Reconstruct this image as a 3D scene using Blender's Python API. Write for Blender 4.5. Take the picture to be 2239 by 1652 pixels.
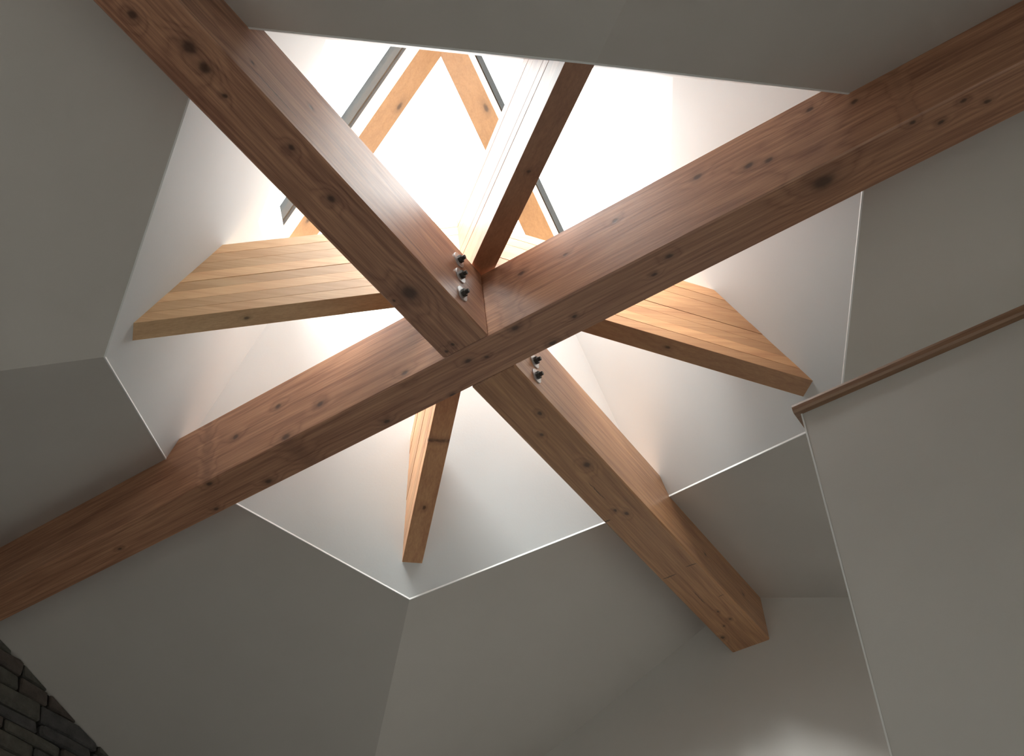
import bpy, bmesh, math, random
from mathutils import Vector, Matrix

# ------------------------------------------------------------------ set-up
for o in list(bpy.data.objects): bpy.data.objects.remove(o)
SC = bpy.context.scene
COL = SC.collection
S = 0.7                      # metres per drawing unit (main beam width = 0.2 units)
Z0 = 4.42                    # height of the main beams' underside above the floor, metres
def W(x, y, z): return Vector((x * S, y * S, z * S + Z0))

# ------------------------------------------------------------------ camera
CAMF = 3240.59
cam_d = bpy.data.cameras.new('camera')
cam = bpy.data.objects.new('camera', cam_d); COL.objects.link(cam)
cam_d.sensor_fit = 'HORIZONTAL'; cam_d.sensor_width = 36.0
cam_d.lens = CAMF * 36.0 / 2239.0
cam_d.shift_x = 467.15 / 2239.0
cam_d.shift_y = 571.27 / 2239.0
cam_d.clip_start = 0.02; cam_d.clip_end = 200
CR = [[0.6072765, -0.7943602, -0.014389], [0.424111, 0.3394348, -0.8395915], [0.6718222, 0.5037617, 0.5430277]]
cam.matrix_world = Matrix.Translation(W(-3.84954, -1.97957, -4.02856)) @ Matrix((
    (CR[0][0], -CR[1][0], -CR[2][0]),
    (CR[0][1], -CR[1][1], -CR[2][1]),
    (CR[0][2], -CR[1][2], -CR[2][2]))).to_4x4()
SC.camera = cam

# ------------------------------------------------------------------ light, exposure
SKY = 8.6
wd = bpy.data.worlds.new('overcast_sky'); SC.world = wd; wd.use_nodes = True
nt = wd.node_tree; nt.nodes.clear()
wo = nt.nodes.new('ShaderNodeOutputWorld'); bg = nt.nodes.new('ShaderNodeBackground')
tc = nt.nodes.new('ShaderNodeTexCoord'); sx = nt.nodes.new('ShaderNodeSeparateXYZ')
rp = nt.nodes.new('ShaderNodeValToRGB'); mr = nt.nodes.new('ShaderNodeMapRange')
mr.inputs['From Min'].default_value = -1; mr.inputs['From Max'].default_value = 1
el = rp.color_ramp.elements
el[0].position = 0.0; el[0].color = (0.10, 0.095, 0.08, 1)
el[1].position = 1.0; el[1].color = (1.0, 1.0, 1.0, 1)
e = el.new(0.49); e.color = (0.12, 0.115, 0.10, 1)
e = el.new(0.51); e.color = (0.79, 0.82, 0.85, 1)
nt.links.new(tc.outputs['Generated'], sx.inputs[0]); nt.links.new(sx.outputs['Z'], mr.inputs['Value'])
nt.links.new(mr.outputs[0], rp.inputs[0]); nt.links.new(rp.outputs[0], bg.inputs['Color'])
bg.inputs['Strength'].default_value = SKY
nt.links.new(bg.outputs[0], wo.inputs['Surface'])

# unseen hazy sun, added to brighten the beam sides and gable wall
sun_d = bpy.data.lights.new('hazy_sun', 'SUN'); sun_d.energy = 16.0; sun_d.angle = math.radians(32); sun_d.color = (1.0, 0.985, 0.96)
sun = bpy.data.objects.new('hazy_sun', sun_d); COL.objects.link(sun)
sun.rotation_euler = Vector((-0.72, -0.12, 0.76)).to_track_quat('Z', 'Y').to_euler()

vs = SC.view_settings
vs.view_transform = 'Standard'; vs.look = 'None'; vs.gamma = 1.0; vs.use_curve_mapping = False
vs.exposure = 0.0
SC.display_settings.display_device = 'sRGB'

# ------------------------------------------------------------------ shape constants (drawing units)
HB = 0.2 / 2                 # half width of the main beams
HT = 0.337                   # depth of the main beams
ZC, M = 0.2972, 0.4209       # ridge height of the ceiling, its pitch
WS, ZS, SLS, HS = 0.0944, 0.3961, 0.2892, 0.372   # diagonal glulams: width, start height, slope, depth
DS = 1.91                    # light-well walls: |x|+|y|+z = DS
XH, YG, LF, LE, B = 2.6226, 3.11, 5.6, 5.2, 2.6226
FLOOR = -Z0 / S
def zceil(x, y): return ZC - M * min(abs(x), abs(y))
R0 = DS - ZC                                  # ridge corners of the opening
A0 = (DS - ZC) / (2 - M)                      # valley corners of the opening
ZT = 0.94; R1 = DS - ZT; A1 = (DS - ZT) / (2 - M)   # top edge of the light-well
ZF = 1.01; R2 = DS - ZF; A2 = (DS - ZF) / (2 - M)   # top edge of the white skylight frame

# ------------------------------------------------------------------ materials
class NT:
    def __init__(s, name):
        s.m = bpy.data.materials.new(name); s.m.use_nodes = True
        s.t = s.m.node_tree; s.t.nodes.clear()
        s.out = s.t.nodes.new('ShaderNodeOutputMaterial')
    def n(s, kind, **kw):
        o = s.t.nodes.new('ShaderNode' + kind)
        for k, v in kw.items():
            if k.startswith('_'): o.inputs[k[1:].replace('_', ' ')].default_value = v
            else: setattr(o, k, v)
        return o
    def l(s, a, b): s.t.links.new(a, b)
    def math(s, op, a, b=None, c=None):
        o = s.t.nodes.new('ShaderNodeMath'); o.operation = op
        for i, v in enumerate((a, b, c)):
            if v is None: continue
            if isinstance(v, (int, float)): o.inputs[i].default_value = v
            else: s.l(v, o.inputs[i])
        return o.outputs[0]
    def vec(s, op, a, b=None):
        o = s.t.nodes.new('ShaderNodeVectorMath'); o.operation = op
        for i, v in enumerate((a, b)):
            if v is None: continue
            if isinstance(v, (tuple, list)): o.inputs[i].default_value = v
            else: s.l(v, o.inputs[i])
        return o
    def ramp(s, f, stops):
        r = s.n('ValToRGB'); e = r.color_ramp.elements
        e[0].position, e[0].color = stops[0][0], (*stops[0][1], 1)
        e[1].position, e[1].color = stops[-1][0], (*stops[-1][1], 1)
        for p, c in stops[1:-1]:
            q = e.new(p); q.color = (*c, 1)
        s.l(f, r.inputs[0]); return r.outputs[0]
    def mix(s, f, a, b, mode='MIX'):
        o = s.n('MixRGB', blend_type=mode)
        for i, v in zip((0, 1, 2), (f, a, b)):
            if isinstance(v, (int, float)): o.inputs[i].default_value = v
            elif isinstance(v, tuple): o.inputs[i].default_value = (*v, 1)
            else: s.l(v, o.inputs[i])
        return o.outputs[0]
    def bsdf(s, color, rough, bump=None, strength=0.2, dist=0.002, **kw):
        b = s.n('BsdfPrincipled')
        if isinstance(color, tuple): b.inputs['Base Color'].default_value = (*color, 1)
        else: s.l(color, b.inputs['Base Color'])
        if isinstance(rough, (int, float)): b.inputs['Roughness'].default_value = rough
        else: s.l(rough, b.inputs['Roughness'])
        for k, v in kw.items(): b.inputs[k.replace('_', ' ')].default_value = v
        if bump is not None:
            bm = s.n('Bump', _Strength=strength, _Distance=dist); s.l(bump, bm.inputs['Height']); s.l(bm.outputs[0], b.inputs['Normal'])
        s.l(b.outputs[0], s.out.inputs['Surface']); return b

def plaster(name, col, var=0.04, bump=0.12):
    t = NT(name); g = t.n('NewGeometry')
    n1 = t.n('TexNoise', _Scale=1.6, _Detail=4.0, _Roughness=0.55); t.l(g.outputs['Position'], n1.inputs['Vector'])
    n2 = t.n('TexNoise', _Scale=160.0, _Detail=3.0, _Roughness=0.6); t.l(g.outputs['Position'], n2.inputs['Vector'])
    c = t.ramp(n1.outputs[0], [(0.3, tuple(v * (1 - var) for v in col)), (0.7, tuple(min(1, v * (1 + var)) for v in col))])
    t.bsdf(c, 0.62, n2.outputs[0], bump, 0.0015)
    return t.m

def wood(name, light, dark, seed, knots=(), cuts=(), bands=30.0, rough=0.42, coat=0.5, fine=1.0):
    """Planed softwood. Object coordinates: x along the grain, y and z across (metres).
    knots: (x, across, radius, face) in metres, face 'b' runs up the z axis, 's' runs along y.
    cuts : (x, across, half length, half width, face) dark checks and saw marks."""
    t = NT(name); tc = t.n('TexCoord'); P = tc.outputs['Object']
    off = t.vec('ADD', P, (seed * 1.37, seed * 0.71, seed * 0.43)).outputs[0]
    long1 = t.vec('MULTIPLY', off, (0.8, 9.0, 9.0)).outputs[0]
    warp = t.n('TexNoise', _Scale=1.0, _Detail=3.0, _Roughness=0.5); t.l(long1, warp.inputs['Vector'])
    long2 = t.vec('MULTIPLY', off, (5.0, 190.0, 190.0)).outputs[0]
    streak = t.n('TexNoise', _Scale=1.0, _Detail=4.0, _Roughness=0.65); t.l(long2, streak.inputs['Vector'])
    long3 = t.vec('MULTIPLY', off, (1.3, 24.0, 24.0)).outputs[0]
    broad = t.n('TexNoise', _Scale=1.0, _Detail=3.0, _Roughness=0.55); t.l(long3, broad.inputs['Vector'])
    sp = t.n('SeparateXYZ'); t.l(P, sp.inputs[0])
    phase = None; core = None; halo = None
    kn = t.n('TexNoise', _Scale=70.0, _Detail=2.0); t.l(off, kn.inputs['Vector'])
    P0_ = P
    P = t.vec('ADD', P, t.vec('MULTIPLY', t.vec('SUBTRACT', kn.outputs['Color'], (0.5, 0.5, 0.5)).outputs[0], (0.008, 0.006, 0.006)).outputs[0]).outputs[0]
    for (kx, ka, r, face) in knots:
        ctr = (kx, ka, 0) if face == 'b' else (kx, 0, ka)
        sc = (1 / (1.5 * r), 1 / r, 0) if face == 'b' else (1 / (1.5 * r), 0, 1 / r)
        d = t.vec('LENGTH', t.vec('MULTIPLY', t.vec('SUBTRACT', P, ctr).outputs[0], sc).outputs[0]).outputs['Value']
        c = t.n('MapRange', interpolation_type='SMOOTHSTEP'); t.l(d, c.inputs['Value'])
        c.inputs['From Min'].default_value = 1.2; c.inputs['From Max'].default_value = 0.35
        h = t.n('MapRange', interpolation_type='SMOOTHERSTEP'); t.l(d, h.inputs['Value'])
        h.inputs['From Min'].default_value = 5.0; h.inputs['From Max'].default_value = 0.0
        hp = t.math('MULTIPLY', h.outputs[0], min(1.0, r / 0.012) * (2.0 if face == 'b' else 1.2))
        core = c.outputs[0] if core is None else t.math('MAXIMUM', core, c.outputs[0])
        phase = hp if phase is None else t.math('ADD', phase, hp)
        halo = h.outputs[0] if halo is None else t.math('MAXIMUM', halo, h.outputs[0])
    for (kx, ka, hl, hw, face) in cuts:
        ctr = (kx, ka, 0) if face == 'b' else (kx, 0, ka)
        sc = (1 / hl, 1 / hw, 0) if face == 'b' else (1 / hl, 0, 1 / hw)
        d = t.vec('LENGTH', t.vec('MULTIPLY', t.vec('SUBTRACT', P, ctr).outputs[0], sc).outputs[0]).outputs['Value']
        c = t.n('MapRange', interpolation_type='SMOOTHSTEP'); t.l(d, c.inputs['Value'])
        c.inputs['From Min'].default_value = 1.1; c.inputs['From Max'].default_value = 0.7
        core = c.outputs[0] if core is None else t.math('MAXIMUM', core, c.outputs[0])
    u = t.math('ADD', t.math('MULTIPLY', sp.outputs['Y'], bands), t.math('MULTIPLY', sp.outputs['Z'], bands * 0.55))
    u = t.math('ADD', u, t.math('MULTIPLY', warp.outputs[0], 7.0))
    if phase is not None: u = t.math('ADD', u, phase)
    ring = t.math('FRACT', u)
    ring = t.math('POWER', t.math('ABSOLUTE', t.math('SUBTRACT', t.math('MULTIPLY', ring, 2.0), 1.0)), 2.2)
    f = t.math('ADD', t.math('MULTIPLY', ring, 0.17 * fine), t.math('MULTIPLY', streak.outputs[0], 0.95 * fine))
    f = t.math('ADD', f, t.math('MULTIPLY', broad.outputs[0], 0.5))
    f = t.math('SUBTRACT', f, 0.18 + 0.36 * fine)
    mid = tuple((a + b) / 2 for a, b in zip(light, dark))
    col = t.ramp(f, [(0.0, light), (0.28, mid), (0.62, dark), (0.9, tuple(v * 0.6 for v in dark))])
    if halo is not None:
        col = t.mix(t.math('MULTIPLY', t.math('POWER', halo, 3.0), 0.45), col, tuple(v * 0.55 for v in dark))
    if core is not None:
        col = t.mix(t.math('MULTIPLY', core, 0.8), col, tuple(v * 0.2 for v in dark))
    ro = t.math('ADD', t.math('MULTIPLY', streak.outputs[0], 0.16), rough - 0.08)
    hgt = t.math('SUBTRACT', t.math('MULTIPLY', streak.outputs[0], -0.6), t.math('MULTIPLY', ring, 0.4))
    if core is not None: hgt = t.math('SUBTRACT', hgt, core)
    t.bsdf(col, ro, hgt, 0.25, 0.0012, Specular_IOR_Level=0.5, Coat_Weight=coat, Coat_Roughness=0.45)
    return t.m

M_CEIL = plaster('ceiling_paint', (0.61, 0.57, 0.53))
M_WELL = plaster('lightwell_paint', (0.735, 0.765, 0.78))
M_WALL = plaster('wall_paint', (0.65, 0.625, 0.595))
M_BEAD = plaster('bead_paint', (0.88, 0.88, 0.87), 0.01, 0.02)
def flat(name, col, rough, **kw):
    t = NT(name); g = t.n('NewGeometry')
    n = t.n('TexNoise', _Scale=30.0, _Detail=3.0); t.l(g.outputs['Position'], n.inputs['Vector'])
    c = t.ramp(n.outputs[0], [(0.3, tuple(v * 0.88 for v in col)), (0.7, tuple(min(1, v * 1.08) for v in col))])
    t.bsdf(c, rough, n.outputs[0], 0.05, 0.001, **kw); return t.m
M_FRAME = plaster('skylight_frame_white', (0.90, 0.93, 0.94), 0.01, 0.0)
M_STEEL = flat('zinc_steel', (0.62, 0.62, 0.62), 0.4, Metallic=0.8)
M_NUT = flat('dark_nut_steel', (0.055, 0.05, 0.045), 0.45, Metallic=0.3)
M_GREY = flat('grey_flashing', (0.022, 0.026, 0.028), 0.8, Specular_IOR_Level=0.03)
M_BLUE = flat('blue_grey_gasket', (0.003, 0.009, 0.013), 0.7, Specular_IOR_Level=0.03)
M_MORT = flat('dark_joint', (0.012, 0.011, 0.010), 0.95)
M_EXT = flat('roof_felt', (0.10, 0.10, 0.11), 0.9)
def glass_mat():
    t = NT('clear_glazing')
    tr = t.n('BsdfTransparent'); tr.inputs[0].default_value = (0.94, 0.96, 0.955, 1)
    gl = t.n('BsdfGlossy'); gl.inputs['Roughness'].default_value = 0.02
    lw = t.n('LayerWeight', _Blend=0.5); mx = t.n('MixShader')
    fr = t.math('ADD', t.math('MULTIPLY', t.math('POWER', lw.outputs['Facing'], 5.0), 0.15), 0.03)
    t.l(fr, mx.inputs[0]); t.l(tr.outputs[0], mx.inputs[1]); t.l(gl.outputs[0], mx.inputs[2])
    t.l(mx.outputs[0], t.out.inputs['Surface']); return t.m
M_GLASS = glass_mat()
def floor_mat():
    t = NT('dark_floor'); g = t.n('NewGeometry')
    v = t.vec('MULTIPLY', g.outputs['Position'], (2.0, 30.0, 1.0)).outputs[0]
    n = t.n('TexNoise', _Scale=1.0, _Detail=4.0); t.l(v, n.inputs['Vector'])
    c = t.ramp(n.outputs[0], [(0.3, (0.040, 0.034, 0.032)), (0.7, (0.060, 0.052, 0.050))])
    t.bsdf(c, 0.4, n.outputs[0], 0.05, 0.001); return t.m
M_FLOOR = floor_mat()
def stone_mat(name, a, b, seed):
    t = NT(name); tc = t.n('TexCoord')
    v = t.vec('ADD', tc.outputs['Object'], (seed, seed * 2.3, 0)).outputs[0]
    n = t.n('TexNoise', _Scale=14.0, _Detail=6.0, _Roughness=0.65); t.l(v, n.inputs['Vector'])
    n2 = t.n('TexNoise', _Scale=60.0, _Detail=5.0, _Roughness=0.7); t.l(v, n2.inputs['Vector'])
    c = t.ramp(n.outputs[0], [(0.3, a), (0.68, b)])
    h = t.math('ADD', n.outputs[0], t.math('MULTIPLY', n2.outputs[0], 0.5))
    t.bsdf(c, 0.85, h, 0.7, 0.012); return t.m
M_STONES = [stone_mat('grey_stone', (0.055, 0.052, 0.046), (0.125, 0.118, 0.10), 1),
            stone_mat('brown_stone', (0.062, 0.05, 0.045), (0.125, 0.10, 0.085), 2),
            stone_mat('blue_stone', (0.05, 0.047, 0.048), (0.10, 0.096, 0.094), 3)]

# ------------------------------------------------------------------ builders
def link(name, me, mat, parent=None):
    o = bpy.data.objects.new(name, me); COL.objects.link(o)
    if mat is not None: me.materials.append(mat)
    if parent is not None: o.parent = parent
    return o
def tag(o, label=None, cat=None, group=None, kind=None):
    if label: o['label'] = label
    if cat: o['category'] = cat
    if group: o['group'] = group
    if kind: o['kind'] = kind
    return o
def empty(name, loc, rz=0.0):
    o = bpy.data.objects.new(name, None); COL.objects.link(o); o.empty_display_size = 0.1
    o.location = loc; o.rotation_euler = (0, 0, rz); return o
def mesh(name, verts, faces):
    me = bpy.data.meshes.new(name); me.from_pydata([tuple(v) for v in verts], [], faces); me.update()
    bm = bmesh.new(); bm.from_mesh(me); bmesh.ops.recalc_face_normals(bm, faces=bm.faces); bm.to_mesh(me); bm.free()
    return me
def prism_mesh(name, pts, vec):
    """closed prism: polygon pts (world vectors) swept along vec"""
    n = len(pts); v = [Vector(p) for p in pts] + [Vector(p) + Vector(vec) for p in pts]
    f = [tuple(range(n)), tuple(range(2 * n - 1, n - 1, -1))]
    f += [(i, (i + 1) % n, n + (i + 1) % n, n + i) for i in range(n)]
    return mesh(name, v, f)
def bevel_mesh(me, w, seg=1):
    bm = bmesh.new(); bm.from_mesh(me)
    bmesh.ops.bevel(bm, geom=list(bm.edges), offset=w, segments=seg, affect='EDGES', profile=0.6)
    bmesh.ops.recalc_face_normals(bm, faces=bm.faces); bm.to_mesh(me); bm.free(); return me
def box_mesh(name, a, b, bev=0.0):
    (x0, y0, z0), (x1, y1, z1) = a, b
    me = prism_mesh(name, [(x0, y0, z0), (x1, y0, z0), (x1, y1, z0), (x0, y1, z0)], (0, 0, z1 - z0))
    return bevel_mesh(me, bev) if bev else me
def struct(name, me, mat, label, cat):
    return tag(link(name, me, mat), label, cat, kind='structure')

# ------------------------------------------------------------------ ceiling facets around the opening
TH = (0, 0, 0.05 * S)
facets = [
    ('x', -1, 1, LF, 'sloping ceiling panel beside the knotty bolted beam, above the left valley'),
    ('y', -1, 1, YG, 'sloping ceiling panel over the beam running to the stone wall, left of that beam'),
    ('y', 1, 1, YG, 'sloping ceiling panel that meets the dark stone wall'),
    ('x', 1, 1, XH, 'sloping ceiling panel left of the beam end that rests on the gable wall'),
    ('x', 1, -1, XH, 'sloping ceiling panel between the beam end on the gable wall and the grey partition'),
    ('y', 1, -1, LE, 'lighter sloping ceiling panel above the wood-capped grey partition'),
    ('y', -1, -1, LE, 'grey sloping ceiling panel right of the faint valley crease behind the light-well edge'),
    ('x', -1, -1, LF, 'dark grey sloping ceiling panel left of the faint valley crease behind the light-well edge'),
]
def fac_pt(ax, sx, sy, a, b):        # a along the ridge, b across it
    return (sx * a, sy * b) if ax == 'x' else (sx * b, sy * a)
BN, ZN = HB - 0.003, HT - 0.003           # plaster is cut round the main beams, 2 mm let in
AE = R0 + (A0 - R0) * BN / A0              # where the opening's edge meets the side of a main beam
for ax, sx_, sy_, L, lab in facets:
    pl = [(AE, BN), (A0, A0), (B, B)] + ([(L, B)] if L > B + 0.01 else []) + [(L, BN)]
    pts = []
    for a, b in pl:
        x, y = fac_pt(ax, sx_, sy_, a, b); pts.append(W(x, y, ZC - M * b))
    struct('ceiling', prism_mesh('ceiling', pts, TH), M_CEIL, lab, 'ceiling')

# light-well walls: four inward-leaning planes
names = {(-1, 1): ('wall_lightwell_left', 'white light-well wall behind the pale glulam with the sunny side'),
         (1, 1): ('wall_lightwell_far', 'white light-well wall behind the short narrow glulam, between the beam to the stone wall and the beam to the gable'),
         (1, -1): ('wall_lightwell_right', 'white light-well wall behind the golden striped glulam'),
         (-1, -1): ('wall_lightwell_near', 'white light-well wall seen almost edge-on under the dark ceiling panels')}
def ring(r, a, z, za, sx_, sy_):
    return [W(sx_ * r, 0, z), W(sx_ * a, sy_ * a, za), W(0, sy_ * r, z)]
for (sx_, sy_), (nm, lab) in names.items():
    lo = [W(sx_ * (DS - ZN), 0, ZN), W(sx_ * (DS - ZN - BN), sy_ * BN, ZN), W(sx_ * AE, sy_ * BN, ZC - M * BN), W(sx_ * A0, sy_ * A0, ZC - M * A0),
          W(sx_ * BN, sy_ * AE, ZC - M * BN), W(sx_ * BN, sy_ * (DS - ZN - BN), ZN), W(0, sy_ * (DS - ZN), ZN)]
    hi = ring(R1, A1, ZT, ZT - M * A1, sx_, sy_)
    nrm = Vector((sx_, sy_, 1)).normalized() * 0.03 * S
    struct(nm, prism_mesh(nm, lo + hi[::-1], nrm), M_WELL, lab, 'wall')
# thin corner beads along the opening's lower edge
k = 0
for sx_ in (-1, 1):
    for sy_ in (-1, 1):
        lo = [W(sx_ * AE, sy_ * BN, ZC - M * BN), W(sx_ * A0, sy_ * A0, ZC - M * A0), W(sx_ * BN, sy_ * AE, ZC - M * BN)]
        for i in (0, 1):
            p, q = lo[i], lo[i + 1]; k += 1
            d = Vector((0, 0, -0.0022)); inn = Vector((-sx_, -sy_, 0)).normalized() * 0.0026
            sec = [p + d - inn, p + d + inn * 0.6, p + inn - d * 2.2, p - d * 2 - inn * 1.5]
            nm = 'trim_%d' % k
            me = prism_mesh(nm, sec, q - p)
            struct(nm, me, M_BEAD, 'thin white plaster bead along one edge of the light-well opening', 'trim')
            bpy.data.objects[nm]['group'] = 'plaster beads round the light-well opening'

# ------------------------------------------------------------------ skylight (pyramid lantern)
win = empty('window_1', W(0, 0, ZF))
tag(win, 'glazed pyramid skylight with wooden hip rafters over the beam crossing', 'skylight', kind='structure')
def rel(p): return Vector(p) - W(0, 0, ZF)
ZR, SLR, HR, WR = 2.075, 0.94, 0.13, 0.06      # rafter underside at the axis, slope, depth, half width
RB = 1.16
for sx_ in (-1, 1):
    for sy_ in (-1, 1):
        a = ring(R1, A1, ZT, ZT - M * A1, sx_, sy_); b = ring(R2, A2, ZF, ZF - M * A2, sx_, sy_)
        nrm = Vector((sx_, sy_, 1)).normalized() * 0.012 * S
        pts = [rel(p) for p in a + b[::-1]]
        ins = Vector((0, 0, 0))
        link('frame', prism_mesh('frame', [p + ins for p in pts], nrm), M_FRAME, win)
        zg = ZR + HR - SLR * RB
        # splayed sill from the frame out to the kerb, then the kerb itself
        c = [W(sx_ * RB, 0, zg - 0.02), W(sx_ * RB / 2, sy_ * RB / 2, zg - 0.02), W(0, sy_ * RB, zg - 0.02)]
        v = [rel(p) for p in b + c]
        me = mesh('sill', v + [p + Vector((0, 0, 0.02)) for p in v],
                  [(0, 1, 4, 3), (1, 2, 5, 4), (9, 10, 7, 6), (10, 11, 8, 7), (0, 3, 9, 6), (5, 2, 8, 11), (0, 6, 7, 1), (1, 7, 8, 2), (3, 4, 10, 9), (4, 5, 11, 10)])
        link('sill', me, M_FRAME, win)
        out = Vector((sx_, sy_, 0)).normalized() * 0.06 * S
        link('kerb', prism_mesh('kerb', [rel(W(sx_ * RB, 0, zg)), rel(W(0, sy_ * RB, zg)), rel(W(0, sy_ * RB, zg - 0.12)), rel(W(sx_ * RB, 0, zg - 0.12))], out), M_EXT, win)
        # glass pane
        ap = W(0, 0, ZR + HR + 0.012)
        pane = [rel(ap), rel(W(sx_ * (RB + 0.06), 0, ZR + HR + 0.012 - SLR * (RB + 0.06))), rel(W(0, sy_ * (RB + 0.06), ZR + HR + 0.012 - SLR * (RB + 0.06)))]
        link('pane', prism_mesh('pane', pane, Vector((sx_, sy_, 1)).normalized() * 0.006), M_GLASS, win)
M_RAFT = wood('skylight_rafter_wood', (0.43, 0.225, 0.095), (0.29, 0.135, 0.05), 5.0,
              knots=((0.42, 0.012, 0.012, 'b'), (0.20, -0.02, 0.008, 'b'), (0.55, 0.02, 0.008, 'b')), cuts=(), bands=16, fine=0.7)
for i, ang in enumerate((0, 90, 180, 270)):
    rz = math.radians(ang)
    def strip(nm, w, z0, z1, r0, r1, mat, par):
        pts = [(r0 * S, -w * S, (ZR + z0 - SLR * r0) * S), (r1 * S, -w * S, (ZR + z0 - SLR * r1) * S),
               (r1 * S, -w * S, (ZR + z1 - SLR * r1) * S), (r0 * S, -w * S, (ZR + z1 - SLR * r0) * S)]
        pts = [Vector((p[0], p[1], p[2] - ZF * S)) for p in pts]
        o = link(nm, prism_mesh(nm, pts, (0, 2 * w * S, 0)), mat, par); return o
    ra = strip('hip_rafter', WR, 0, HR, 0.0, RB - 0.01, M_RAFT, win); ra.rotation_euler = (0, 0, rz)
    # shallow shadow groove down the middle of the underside
    cp = strip('cap_strip', WR * 0.9, HR + 0.062, HR + 0.185, 0.02, RB + 0.03, M_GREY, win); cp.rotation_euler = (0, 0, rz)
    strip('gasket', WR * 0.8, HR + 0.014, HR + 0.064, 0.02, RB + 0.02, M_BLUE, cp)

# ------------------------------------------------------------------ main beams
WL, WD = (0.60, 0.32, 0.185), (0.27, 0.11, 0.062)
def conv(lst):  # drawing units -> metres, keep the face letter
    return [(a * S, b * S, r, f_) for a, b, r, f_ in lst]
def convc(lst):
    return [(a * S, b * S, c, d, f_) for a, b, c, d, f_ in lst]
# local frames: beam 2 is rotated 90 degrees so that its local x runs along world y (local y = -world x)
k2 = [(1.308, 0.083, .008, 'b'), (1.099, -0.062, .010, 'b'), (1.398, -0.069, .007, 'b'), (1.931, -0.021, .006, 'b'), (0.48, -0.059, .008, 'b'),
      (0.183, -0.09, .007, 'b'), (0.033, 0.036, .008, 'b'), (-0.036, 0.010, .006, 'b'), (-0.204, 0.076, .009, 'b'), (-0.276, -0.083, .009, 'b'),
      (-0.409, -0.009, .006, 'b'), (-0.822, 0.046, .008, 'b'), (-0.74, -0.001, .006, 'b'), (-1.384, 0.027, .022, 'b'), (-1.706, 0.083, .006, 'b'),
      (-1.78, 0.027, .006, 'b'), (-1.865, 0.066, .006, 'b'), (-1.925, 0.015, .006, 'b'),
      (-0.269, 0.232, .008, 's'), (-0.458, 0.208, .006, 's'), (-0.67, 0.245, .007, 's'), (-0.998, 0.242, .009, 's'), (-1.179, 0.168, .010, 's'),
      (-1.247, 0.146, .008, 's'), (-1.422, 0.276, .007, 's'), (-1.564, 0.205, .007, 's'), (0.918, 0.213, .009, 's'), (0.699, 0.104, .010, 's'),
      (0.879, 0.022, .012, 's'), (1.151, 0.167, .009, 's'), (0.283, 0.036, .009, 's')]
M_B2 = wood('through_beam_wood', WL, WD, 1.0, conv(k2), bands=26, fine=1.25)
b2 = tag(link('main_timber', box_mesh('main_timber', (-(LE + 0.03) * S, -HB * S, 0), ((YG + 0.04) * S, HB * S, HT * S), 0.004), M_B2),
         'long unbroken brown beam running to the stone wall, passing under the bolted beam joints', 'beam', 'crossing main beams')
b2.location = W(0, 0, 0); b2.rotation_euler = (0, 0, math.pi / 2)
k1 = [(-1.753, -0.025, .015, 'b'), (-1.668, -0.014, .013, 'b'), (-1.943, 0.038, .010, 'b'), (-1.55, 0.002, .006, 'b'), (-1.26, -0.043, .008, 'b'),
      (-1.006, -0.02, .010, 'b'), (-0.475, 0.011, .021, 'b'), (-0.478, 0.078, .004, 'b'), (-0.133, 0.07, .005, 'b'), (-0.149, 0.031, .005, 'b'),
      (-1.533, 0.097, .005, 's'), (-1.22, 0.2, .006, 's')]
c1 = [(-1.42, 0.067, 0.11, 0.0022, 's'), (-0.62, 0.06, 0.06, 0.0012, 's')]
k1b = [(0.404, -0.036, .007, 'b'), (0.525, 0.024, .006, 'b'), (0.816, -0.03, .011, 'b'), (1.175, 0.021, .006, 'b'), (1.228, -0.009, .007, 'b'),
       (2.455, 0.079, .007, 'b'), (2.32, -0.02, .005, 'b'), (2.36, 0.03, .004, 'b'), (2.22, 0.0, .004, 'b'),
       (1.9, 0.12, .007, 's'), (2.35, 0.13, .006, 's')]
c1b = [(1.225, 0.085, 0.004, 0.011, 'b'), (1.798, 0.055, 0.003, 0.026, 'b'), (1.775, -0.066, 0.003, 0.020, 'b'), (2.05, 0.02, 0.05, 0.0015, 'b'), (1.0, 0.02, 0.06, 0.0015, 'b'), (2.10, -0.07, 0.002, 0.012, 'b')]
M_B1 = wood('near_half_beam_wood', WL, (0.235, 0.093, 0.055), 2.0, conv(k1), convc(c1), bands=22, fine=1.25)
M_B1b = wood('far_half_beam_wood', (0.60, 0.32, 0.155), (0.31, 0.135, 0.062), 3.0, conv(k1b), convc(c1b), bands=24, fine=1.15)
b1 = tag(empty('main_timber', W(0, 0, 0)), 'knotty brown beam with a big dark knot and three bolts, butting against the unbroken beam', 'beam', 'crossing main beams')
b1f = tag(empty('main_timber', W(0, 0, 0)), 'brown beam with two visible bolts and saw marks, ending on the plastered gable wall', 'beam', 'crossing main beams')
link('beam_timber', box_mesh('beam_timber', (-(LF + 0.03) * S, -HB * S, 0), (-(HB + 0.002) * S, HB * S, HT * S), 0.004), M_B1, b1)
link('beam_timber', box_mesh('beam_timber', ((HB + 0.002) * S, -HB * S, 0), ((XH + 0.03) * S, HB * S, HT * S), 0.004), M_B1b, b1f)
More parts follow.
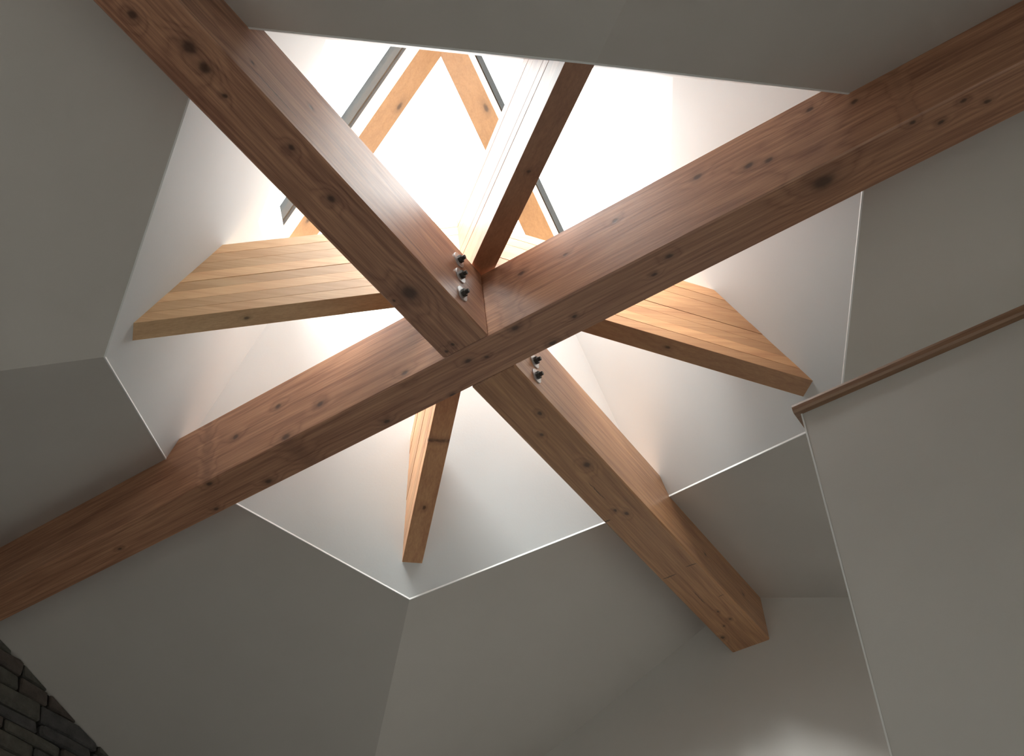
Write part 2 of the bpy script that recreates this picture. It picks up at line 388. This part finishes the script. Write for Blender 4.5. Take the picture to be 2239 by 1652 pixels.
# bolts: shank, round washer, hexagon nut
def cyl_mesh(name, r, y0, y1, n, rot=0.0):
    ring_ = [(r * math.cos(2 * math.pi * i / n + rot), y0, r * math.sin(2 * math.pi * i / n + rot)) for i in range(n)]
    return prism_mesh(name, ring_, (0, y1 - y0, 0))
BLT = {}
def bolt(par, x, z):
    for side in (-1, 1):
        y = side * HB * S
        if side not in BLT:
            BLT[side] = (bevel_mesh(cyl_mesh('washer', 0.0225, -0.001 * side, 0.0035 * side, 28), 0.0006),
                         bevel_mesh(cyl_mesh('nut', 0.0115, 0.002 * side, 0.013 * side, 6, 0.4), 0.0008),
                         bevel_mesh(cyl_mesh('bolt', 0.006, -0.02 * side, 0.022 * side, 16), 0.0007))
            BLT[side][0].materials.append(M_STEEL); BLT[side][1].materials.append(M_NUT); BLT[side][2].materials.append(M_NUT)
        sh = link('bolt', BLT[side][2], None, par); sh.location = (x * S, y, z * S)
        link('washer', BLT[side][0], None, sh); link('nut', BLT[side][1], None, sh)
for z in (0.262, 0.178, 0.081): bolt(b1, -0.281, z)
for z in (0.24, 0.153, 0.073): bolt(b1f, 0.277, z)

# ------------------------------------------------------------------ diagonal glulam beams
NL = 8
GL_L, GL_D = (0.64, 0.35, 0.17), (0.37, 0.15, 0.066)
def lam_mats(seed, GL_L, GL_D):
    out = []
    for i in range(4):
        q = (0.84, 1.0, 1.1, 0.92)[i]
        out.append(wood('glulam_board', tuple(v * q for v in GL_L), tuple(v * q * (0.95 if i % 2 else 1.05) for v in GL_D), seed + i * 1.9,
                        knots=((0.55 + 0.09 * i, 0.0 + 0.0 * i, 0.006, 'b'), (0.30 + 0.11 * i, (0.06, 0.12, 0.03, 0.09)[i], 0.006, 's'), (0.75 - 0.13 * i, (0.10, 0.05, 0.14, 0.02)[i], 0.006, 's')),
                        bands=18, fine=0.75))
    return out
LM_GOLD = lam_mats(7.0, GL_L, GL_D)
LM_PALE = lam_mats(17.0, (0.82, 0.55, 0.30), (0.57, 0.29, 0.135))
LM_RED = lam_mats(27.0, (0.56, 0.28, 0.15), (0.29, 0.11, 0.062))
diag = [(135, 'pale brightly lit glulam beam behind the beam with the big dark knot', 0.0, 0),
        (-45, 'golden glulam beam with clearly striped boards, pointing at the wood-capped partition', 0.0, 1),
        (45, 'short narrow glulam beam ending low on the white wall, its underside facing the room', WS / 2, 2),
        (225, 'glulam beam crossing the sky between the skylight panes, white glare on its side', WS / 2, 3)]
for ang, lab, l0, si in diag:
    g = tag(empty('glulam_timber', W(0, 0, 0), math.radians(ang)), lab, 'beam', 'diagonal glulam beams')
    rnd = random.Random(si + 3); last = -1
    for i in range(NL):
        z0 = ZS + HS * i / NL; z1 = ZS + HS * (i + 1) / NL
        wob = WS / 2 + rnd.uniform(-0.0008, 0.0008)
        v = []
        for y in (-wob, wob):
            for l, zz in ((l0, z0), (None, z0), (None, z1), (l0, z1)):
                if l is None:                      # cut by the light-well wall, let in slightly
                    l = (DS + 0.02 - zz) / (math.sqrt(2) - SLS)
                v.append(Vector((l * S, y * S, (zz - SLS * l) * S)))
        me = mesh('board', v, [(0, 1, 2, 3), (7, 6, 5, 4), (0, 4, 5, 1), (1, 5, 6, 2), (2, 6, 7, 3), (3, 7, 4, 0)])
        bevel_mesh(me, 0.0005)
        c = rnd.choice([j for j in range(4) if j != last]); last = c
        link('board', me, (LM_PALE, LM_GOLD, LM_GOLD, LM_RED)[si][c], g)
# timber packer carrying the glulams on the crossing
# its top is hipped to the slope of the glulams, which bear on it along their middles
q, zc_, za_ = 0.085 * S, (ZS - SLS * 0.085 * math.sqrt(2) - HT + 0.003) * S, (ZS - HT + 0.003) * S
pk_me = mesh('packing_block', [(-q, -q, 0), (q, -q, 0), (q, q, 0), (-q, q, 0), (-q, -q, zc_), (q, -q, zc_), (q, q, zc_), (-q, q, zc_), (0, 0, za_)],
             [(3, 2, 1, 0), (0, 1, 5, 4), (1, 2, 6, 5), (2, 3, 7, 6), (3, 0, 4, 7), (4, 5, 8), (5, 6, 8), (6, 7, 8), (7, 4, 8)])
pk = tag(link('packing_block', pk_me, M_B2),
         'small dark timber block on top of the beam crossing, under the glulam ends', 'block')
pk.location = W(0, 0, HT - 0.002)

# ------------------------------------------------------------------ plastered gable wall (beam end) and other room walls
ZE = ZC - M * B
def wall_poly(name, pts, vec, mat, label, cat='wall'): return struct(name, prism_mesh(name, [W(*p) for p in pts], Vector(vec) * S), mat, label, cat)
wall_poly('wall_gable', [(XH, -B, FLOOR), (XH, B, FLOOR), (XH, B, ZE + .03), (XH, 0, ZC + .03), (XH, -B, ZE + .03)], (0.12, 0, 0), M_WALL,
          'plastered gable wall carrying the end of the beam with saw marks')
wall_poly('wall_side_far', [(B, B, FLOOR), (B, YG + 0.12, FLOOR), (B, YG + 0.12, ZE + .03), (B, B, ZE + .03)], (0.12, 0, 0), M_WALL, 'short plastered side wall next to the stone wall')
wall_poly('wall_side_left', [(-B, B, FLOOR), (-B, YG + 0.12, FLOOR), (-B, YG + 0.12, ZE + .03), (-B, B, ZE + .03)], (-0.12, 0, 0), M_WALL, 'plastered side wall at the far end of the stone wall')
def holed_wall(name, axis, pos, thick, u0, u1, top, holes, label):
    """wall in the plane axis=pos with rectangular window holes (u0,u1,z0,z1), left to right"""
    bm_v, bm_f = [], []
    def add(pts):
        n = len(bm_v); k = len(pts)
        P = [((pos, u, z) if axis == 'x' else (u, pos, z)) for u, z in pts]
        Q = [((pos + thick, u, z) if axis == 'x' else (u, pos + thick, z)) for u, z in pts]
        bm_v.extend([W(*p) for p in P + Q])
        bm_f.extend([tuple(range(n, n + k)), tuple(range(n + 2 * k - 1, n + k - 1, -1))] + [(n + i, n + (i + 1) % k, n + k + (i + 1) % k, n + k + i) for i in range(k)])
    c = u0
    for h0, h1, z0, z1 in holes:
        add([(c, FLOOR), (h0, FLOOR), (h0, ZE), (c, ZE)])
        add([(h0, FLOOR), (h1, FLOOR), (h1, z0), (h0, z0)]); add([(h0, z1), (h1, z1), (h1, ZE), (h0, ZE)])
        c = h1
    add([(c, FLOOR), (u1, FLOOR), (u1, ZE), (c, ZE)])
    if top: add([(u0, ZE), (u1, ZE), (u1, ZE + .03), (0, ZC + .03), (u0, ZE + .03)])
    else: add([(u0, ZE), (u1, ZE), (u1, ZE + .03), (u0, ZE + .03)])
    struct(name, mesh(name, bm_v, bm_f), M_WALL, label, 'wall')
zm = lambda h_: (h_ - Z0) / S          # metres above floor -> drawing units
WIN = [('wall_behind', 'x', -LF, -0.14, -B, B, True, [(-2.2, 2.2, zm(0.6), zm(2.75))], 'plastered gable wall behind the viewer with a window'),
       ('wall_right_end', 'y', -LE, -0.14, -B, B, True, [(-1.6, 0.2, zm(0.8), zm(2.7)), (0.75, 2.45, zm(0.3), zm(3.2))], 'plastered gable wall at the end of the right arm with two tall windows'),
       ('wall_right_arm', 'x', B, 0.12, -LE, -B, False, [(-4.8, -2.9, zm(0.3), zm(3.0))], 'plastered side wall of the right arm beyond the partition with a tall window')]
wall_poly('wall_left_side', [(-LF, B, FLOOR), (-B, B, FLOOR), (-B, B, ZE + .03), (-LF, B, ZE + .03)], (0, 0.12, 0), M_WALL, 'plastered side wall left of the viewer')
wall_poly('wall_right_side', [(-LF, -B, FLOOR), (-B, -B, FLOOR), (-B, -B, ZE + .03), (-LF, -B, ZE + .03)], (0, -0.12, 0), M_WALL, 'plastered side wall right of the viewer')
wn = 1  # windows in these walls are out of view, added to brighten the room
for nm, ax, pos, th, u0, u1, top, holes, lab in WIN: holed_wall(nm, ax, pos, th, u0, u1, top, holes, lab)
for ax, pos, th, hole, lab in ((w_[1], w_[2], w_[3], h_, w_[8]) for w_ in WIN for h_ in w_[7]):
    wn += 1
    h0, h1, z0, z1 = hole
    o = tag(empty('window_%d' % wn, W(*((pos, (h0 + h1) / 2, z0) if ax == 'x' else ((h0 + h1) / 2, pos, z0)))), 'unseen white framed window added for room light, set in the ' + lab[:lab.index(' with')] + (' next to the partition' if hole[0] == 0.75 else ''), 'window', kind='structure')
    wdt, hgt = (h1 - h0) * S / 2, (z1 - z0) * S
    dpt = (th * 0.5) * S; fw = 0.05
    def wbox(n_, a, b, mat):
        (ua, za), (ub, zb) = a, b; t0, t1 = (dpt - 0.025, dpt + 0.025) if mat is M_FRAME else (dpt - 0.004, dpt + 0.004)
        A_, B_ = ((t0, ua, za), (t1, ub, zb)) if ax == 'x' else ((ua, t0, za), (ub, t1, zb))
        link(n_, box_mesh(n_, A_, B_), mat, o)
    wbox('frame', (-wdt, 0), (wdt, fw), M_FRAME); wbox('frame', (-wdt, hgt - fw), (wdt, hgt), M_FRAME)
    for xx in (-wdt, -fw / 2, wdt - fw): wbox('frame', (xx, fw), (xx + fw, hgt - fw), M_FRAME)
    wbox('pane', (-wdt + fw, fw), (-fw / 2, hgt - fw), M_GLASS); wbox('pane', (fw / 2, fw), (wdt - fw, hgt - fw), M_GLASS)
wall_poly('wall_right_arm_near', [(-B, -B, FLOOR), (-B, -LE, FLOOR), (-B, -LE, ZE + .03), (-B, -B, ZE + .03)], (-0.12, 0, 0), M_WALL, 'plastered side wall of the right arm nearer the viewer')
struct('floor', box_mesh('floor', (-(LF + .2) * S, -(LE + .2) * S, -0.1), ((B + .2) * S, (YG + .3) * S, 0)), M_FLOOR, 'dark wooden floor of the room', 'floor')

# ------------------------------------------------------------------ partition with a wooden cap
XP, YP, ZP = 0.5, -1.005, -0.47
PT = 0.16
wall_poly('wall_partition', [(XP, YP, FLOOR), (XP, -LE, FLOOR), (XP, -LE, ZP), (XP, YP, ZP)], (PT, 0, 0), M_WALL,
          'grey painted partition wall standing free under the sloping ceiling, capped with brown wood')
bd = prism_mesh('trim_9', [W(XP - 0.003, YP - 0.003, FLOOR), W(XP + 0.004, YP - 0.003, FLOOR), W(XP + 0.004, YP + 0.003, FLOOR), W(XP - 0.003, YP + 0.003, FLOOR)], (0, 0, (ZP - FLOOR) * S))
struct('trim_9', bd, M_BEAD, 'pale corner bead down the upright edge of the grey partition', 'trim')
M_CAP = wood('cap_wood', (0.34, 0.185, 0.10), (0.17, 0.08, 0.04), 9.0, bands=20)
prof = [(-0.022, 0.0), (PT + 0.022, 0.0), (PT + 0.022, 0.03), (PT + 0.014, 0.04), (-0.014, 0.04), (-0.026, 0.034), (-0.030, 0.022), (-0.028, 0.008)]
L_ = (LE + YP + 0.022) * S
me = prism_mesh('trim_10', [Vector((0, -a * S, z * S)) for a, z in prof], (-L_, 0, 0))
cap = struct('trim_10', me, M_CAP, 'brown wooden cap with a rounded nosing along the top of the grey partition', 'trim')
cap.location = W(XP, YP + 0.022, ZP); cap.rotation_euler = (0, 0, math.pi / 2)

# ------------------------------------------------------------------ stone wall
sw = struct('wall_stone', prism_mesh('wall_stone', [W(-B, YG, FLOOR), W(B, YG, FLOOR), W(B, YG, ZE + .03), W(0, YG, ZC + .03), W(-B, YG, ZE + .03)], Vector((0, 0.12 * S, 0))), M_MORT,
            'dark dry-stone gable wall of flat uneven stones with deep joints', 'wall')
rs = random.Random(11)
def clip(poly):           # keep what lies under the ceiling line z = ZC - M|x|
    out = []
    g = lambda p: (ZC - M * abs(p[0]) - 0.003) - p[1]
    for i in range(len(poly)):
        p, q = poly[i], poly[(i + 1) % len(poly)]
        a, b = g(p), g(q)
        if a >= 0: out.append(p)
        if (a >= 0) != (b >= 0):
            t_ = a / (a - b); out.append((p[0] + (q[0] - p[0]) * t_, p[1] + (q[1] - p[1]) * t_))
    return out
z = -1.15
while z < 0.2:
    hgt = rs.uniform(0.07, 0.115)
    x = 0.02 + rs.uniform(-0.1, 0.05)
    while x < 2.3:
        ln = rs.uniform(0.17, 0.46)
        if zceil(min(x + ln, 2.6), YG) > -5 and ZC - M * max(0, x) > z:
            j = 0.007; jr = lambda s_=0.006: rs.uniform(-s_, s_)
            x0, x1, za, zb = x + j, x + ln - j, z + j * 0.8, z + hgt - j * 0.8
            sk = rs.uniform(-0.012, 0.012)
            poly = [(x0 + .008 + jr(), za + jr(.003)), ((x0 + x1) / 2, za + jr(.005)), (x1 - .008 + jr(), za + jr(.003)), (x1 + jr(), za + .012), (x1 + sk * .5 + jr(), zb - .012),
                    (x1 - .008 + sk, zb + jr(.003)), ((x0 + x1) / 2, zb + jr(.005)), (x0 + .008 + jr(), zb + jr(.003)), (x0 + jr(), zb - .012), (x0 + jr(), za + .012)]
            poly = clip(poly)
            if len(poly) >= 3 and max(p[0] for p in poly) - min(p[0] for p in poly) > 0.02:
                cx = sum(p[0] for p in poly) / len(poly); cz = sum(p[1] for p in poly) / len(poly)
                dep = rs.uniform(0.018, 0.034); n = len(poly)
                o_ = W(cx, YG, cz)
                v = [W(px, YG + 0.01, pz) - o_ for px, pz in poly]
                v += [W(px, YG - dep * 0.6, pz) - o_ for px, pz in poly]
                v += [W(cx + (px - cx) * 0.93, YG - dep + jr(.004), cz + (pz - cz) * 0.86) - o_ for px, pz in poly]
                f_ = [tuple(range(n)), tuple(range(3 * n - 1, 2 * n - 1, -1))]
                for q in (0, n): f_ += [(q + i, q + (i + 1) % n, q + n + (i + 1) % n, q + n + i) for i in range(n)]
                st = link('stone', mesh('stone', v, f_), rs.choice(M_STONES), sw); st.location = o_
        x += ln
    z += hgt
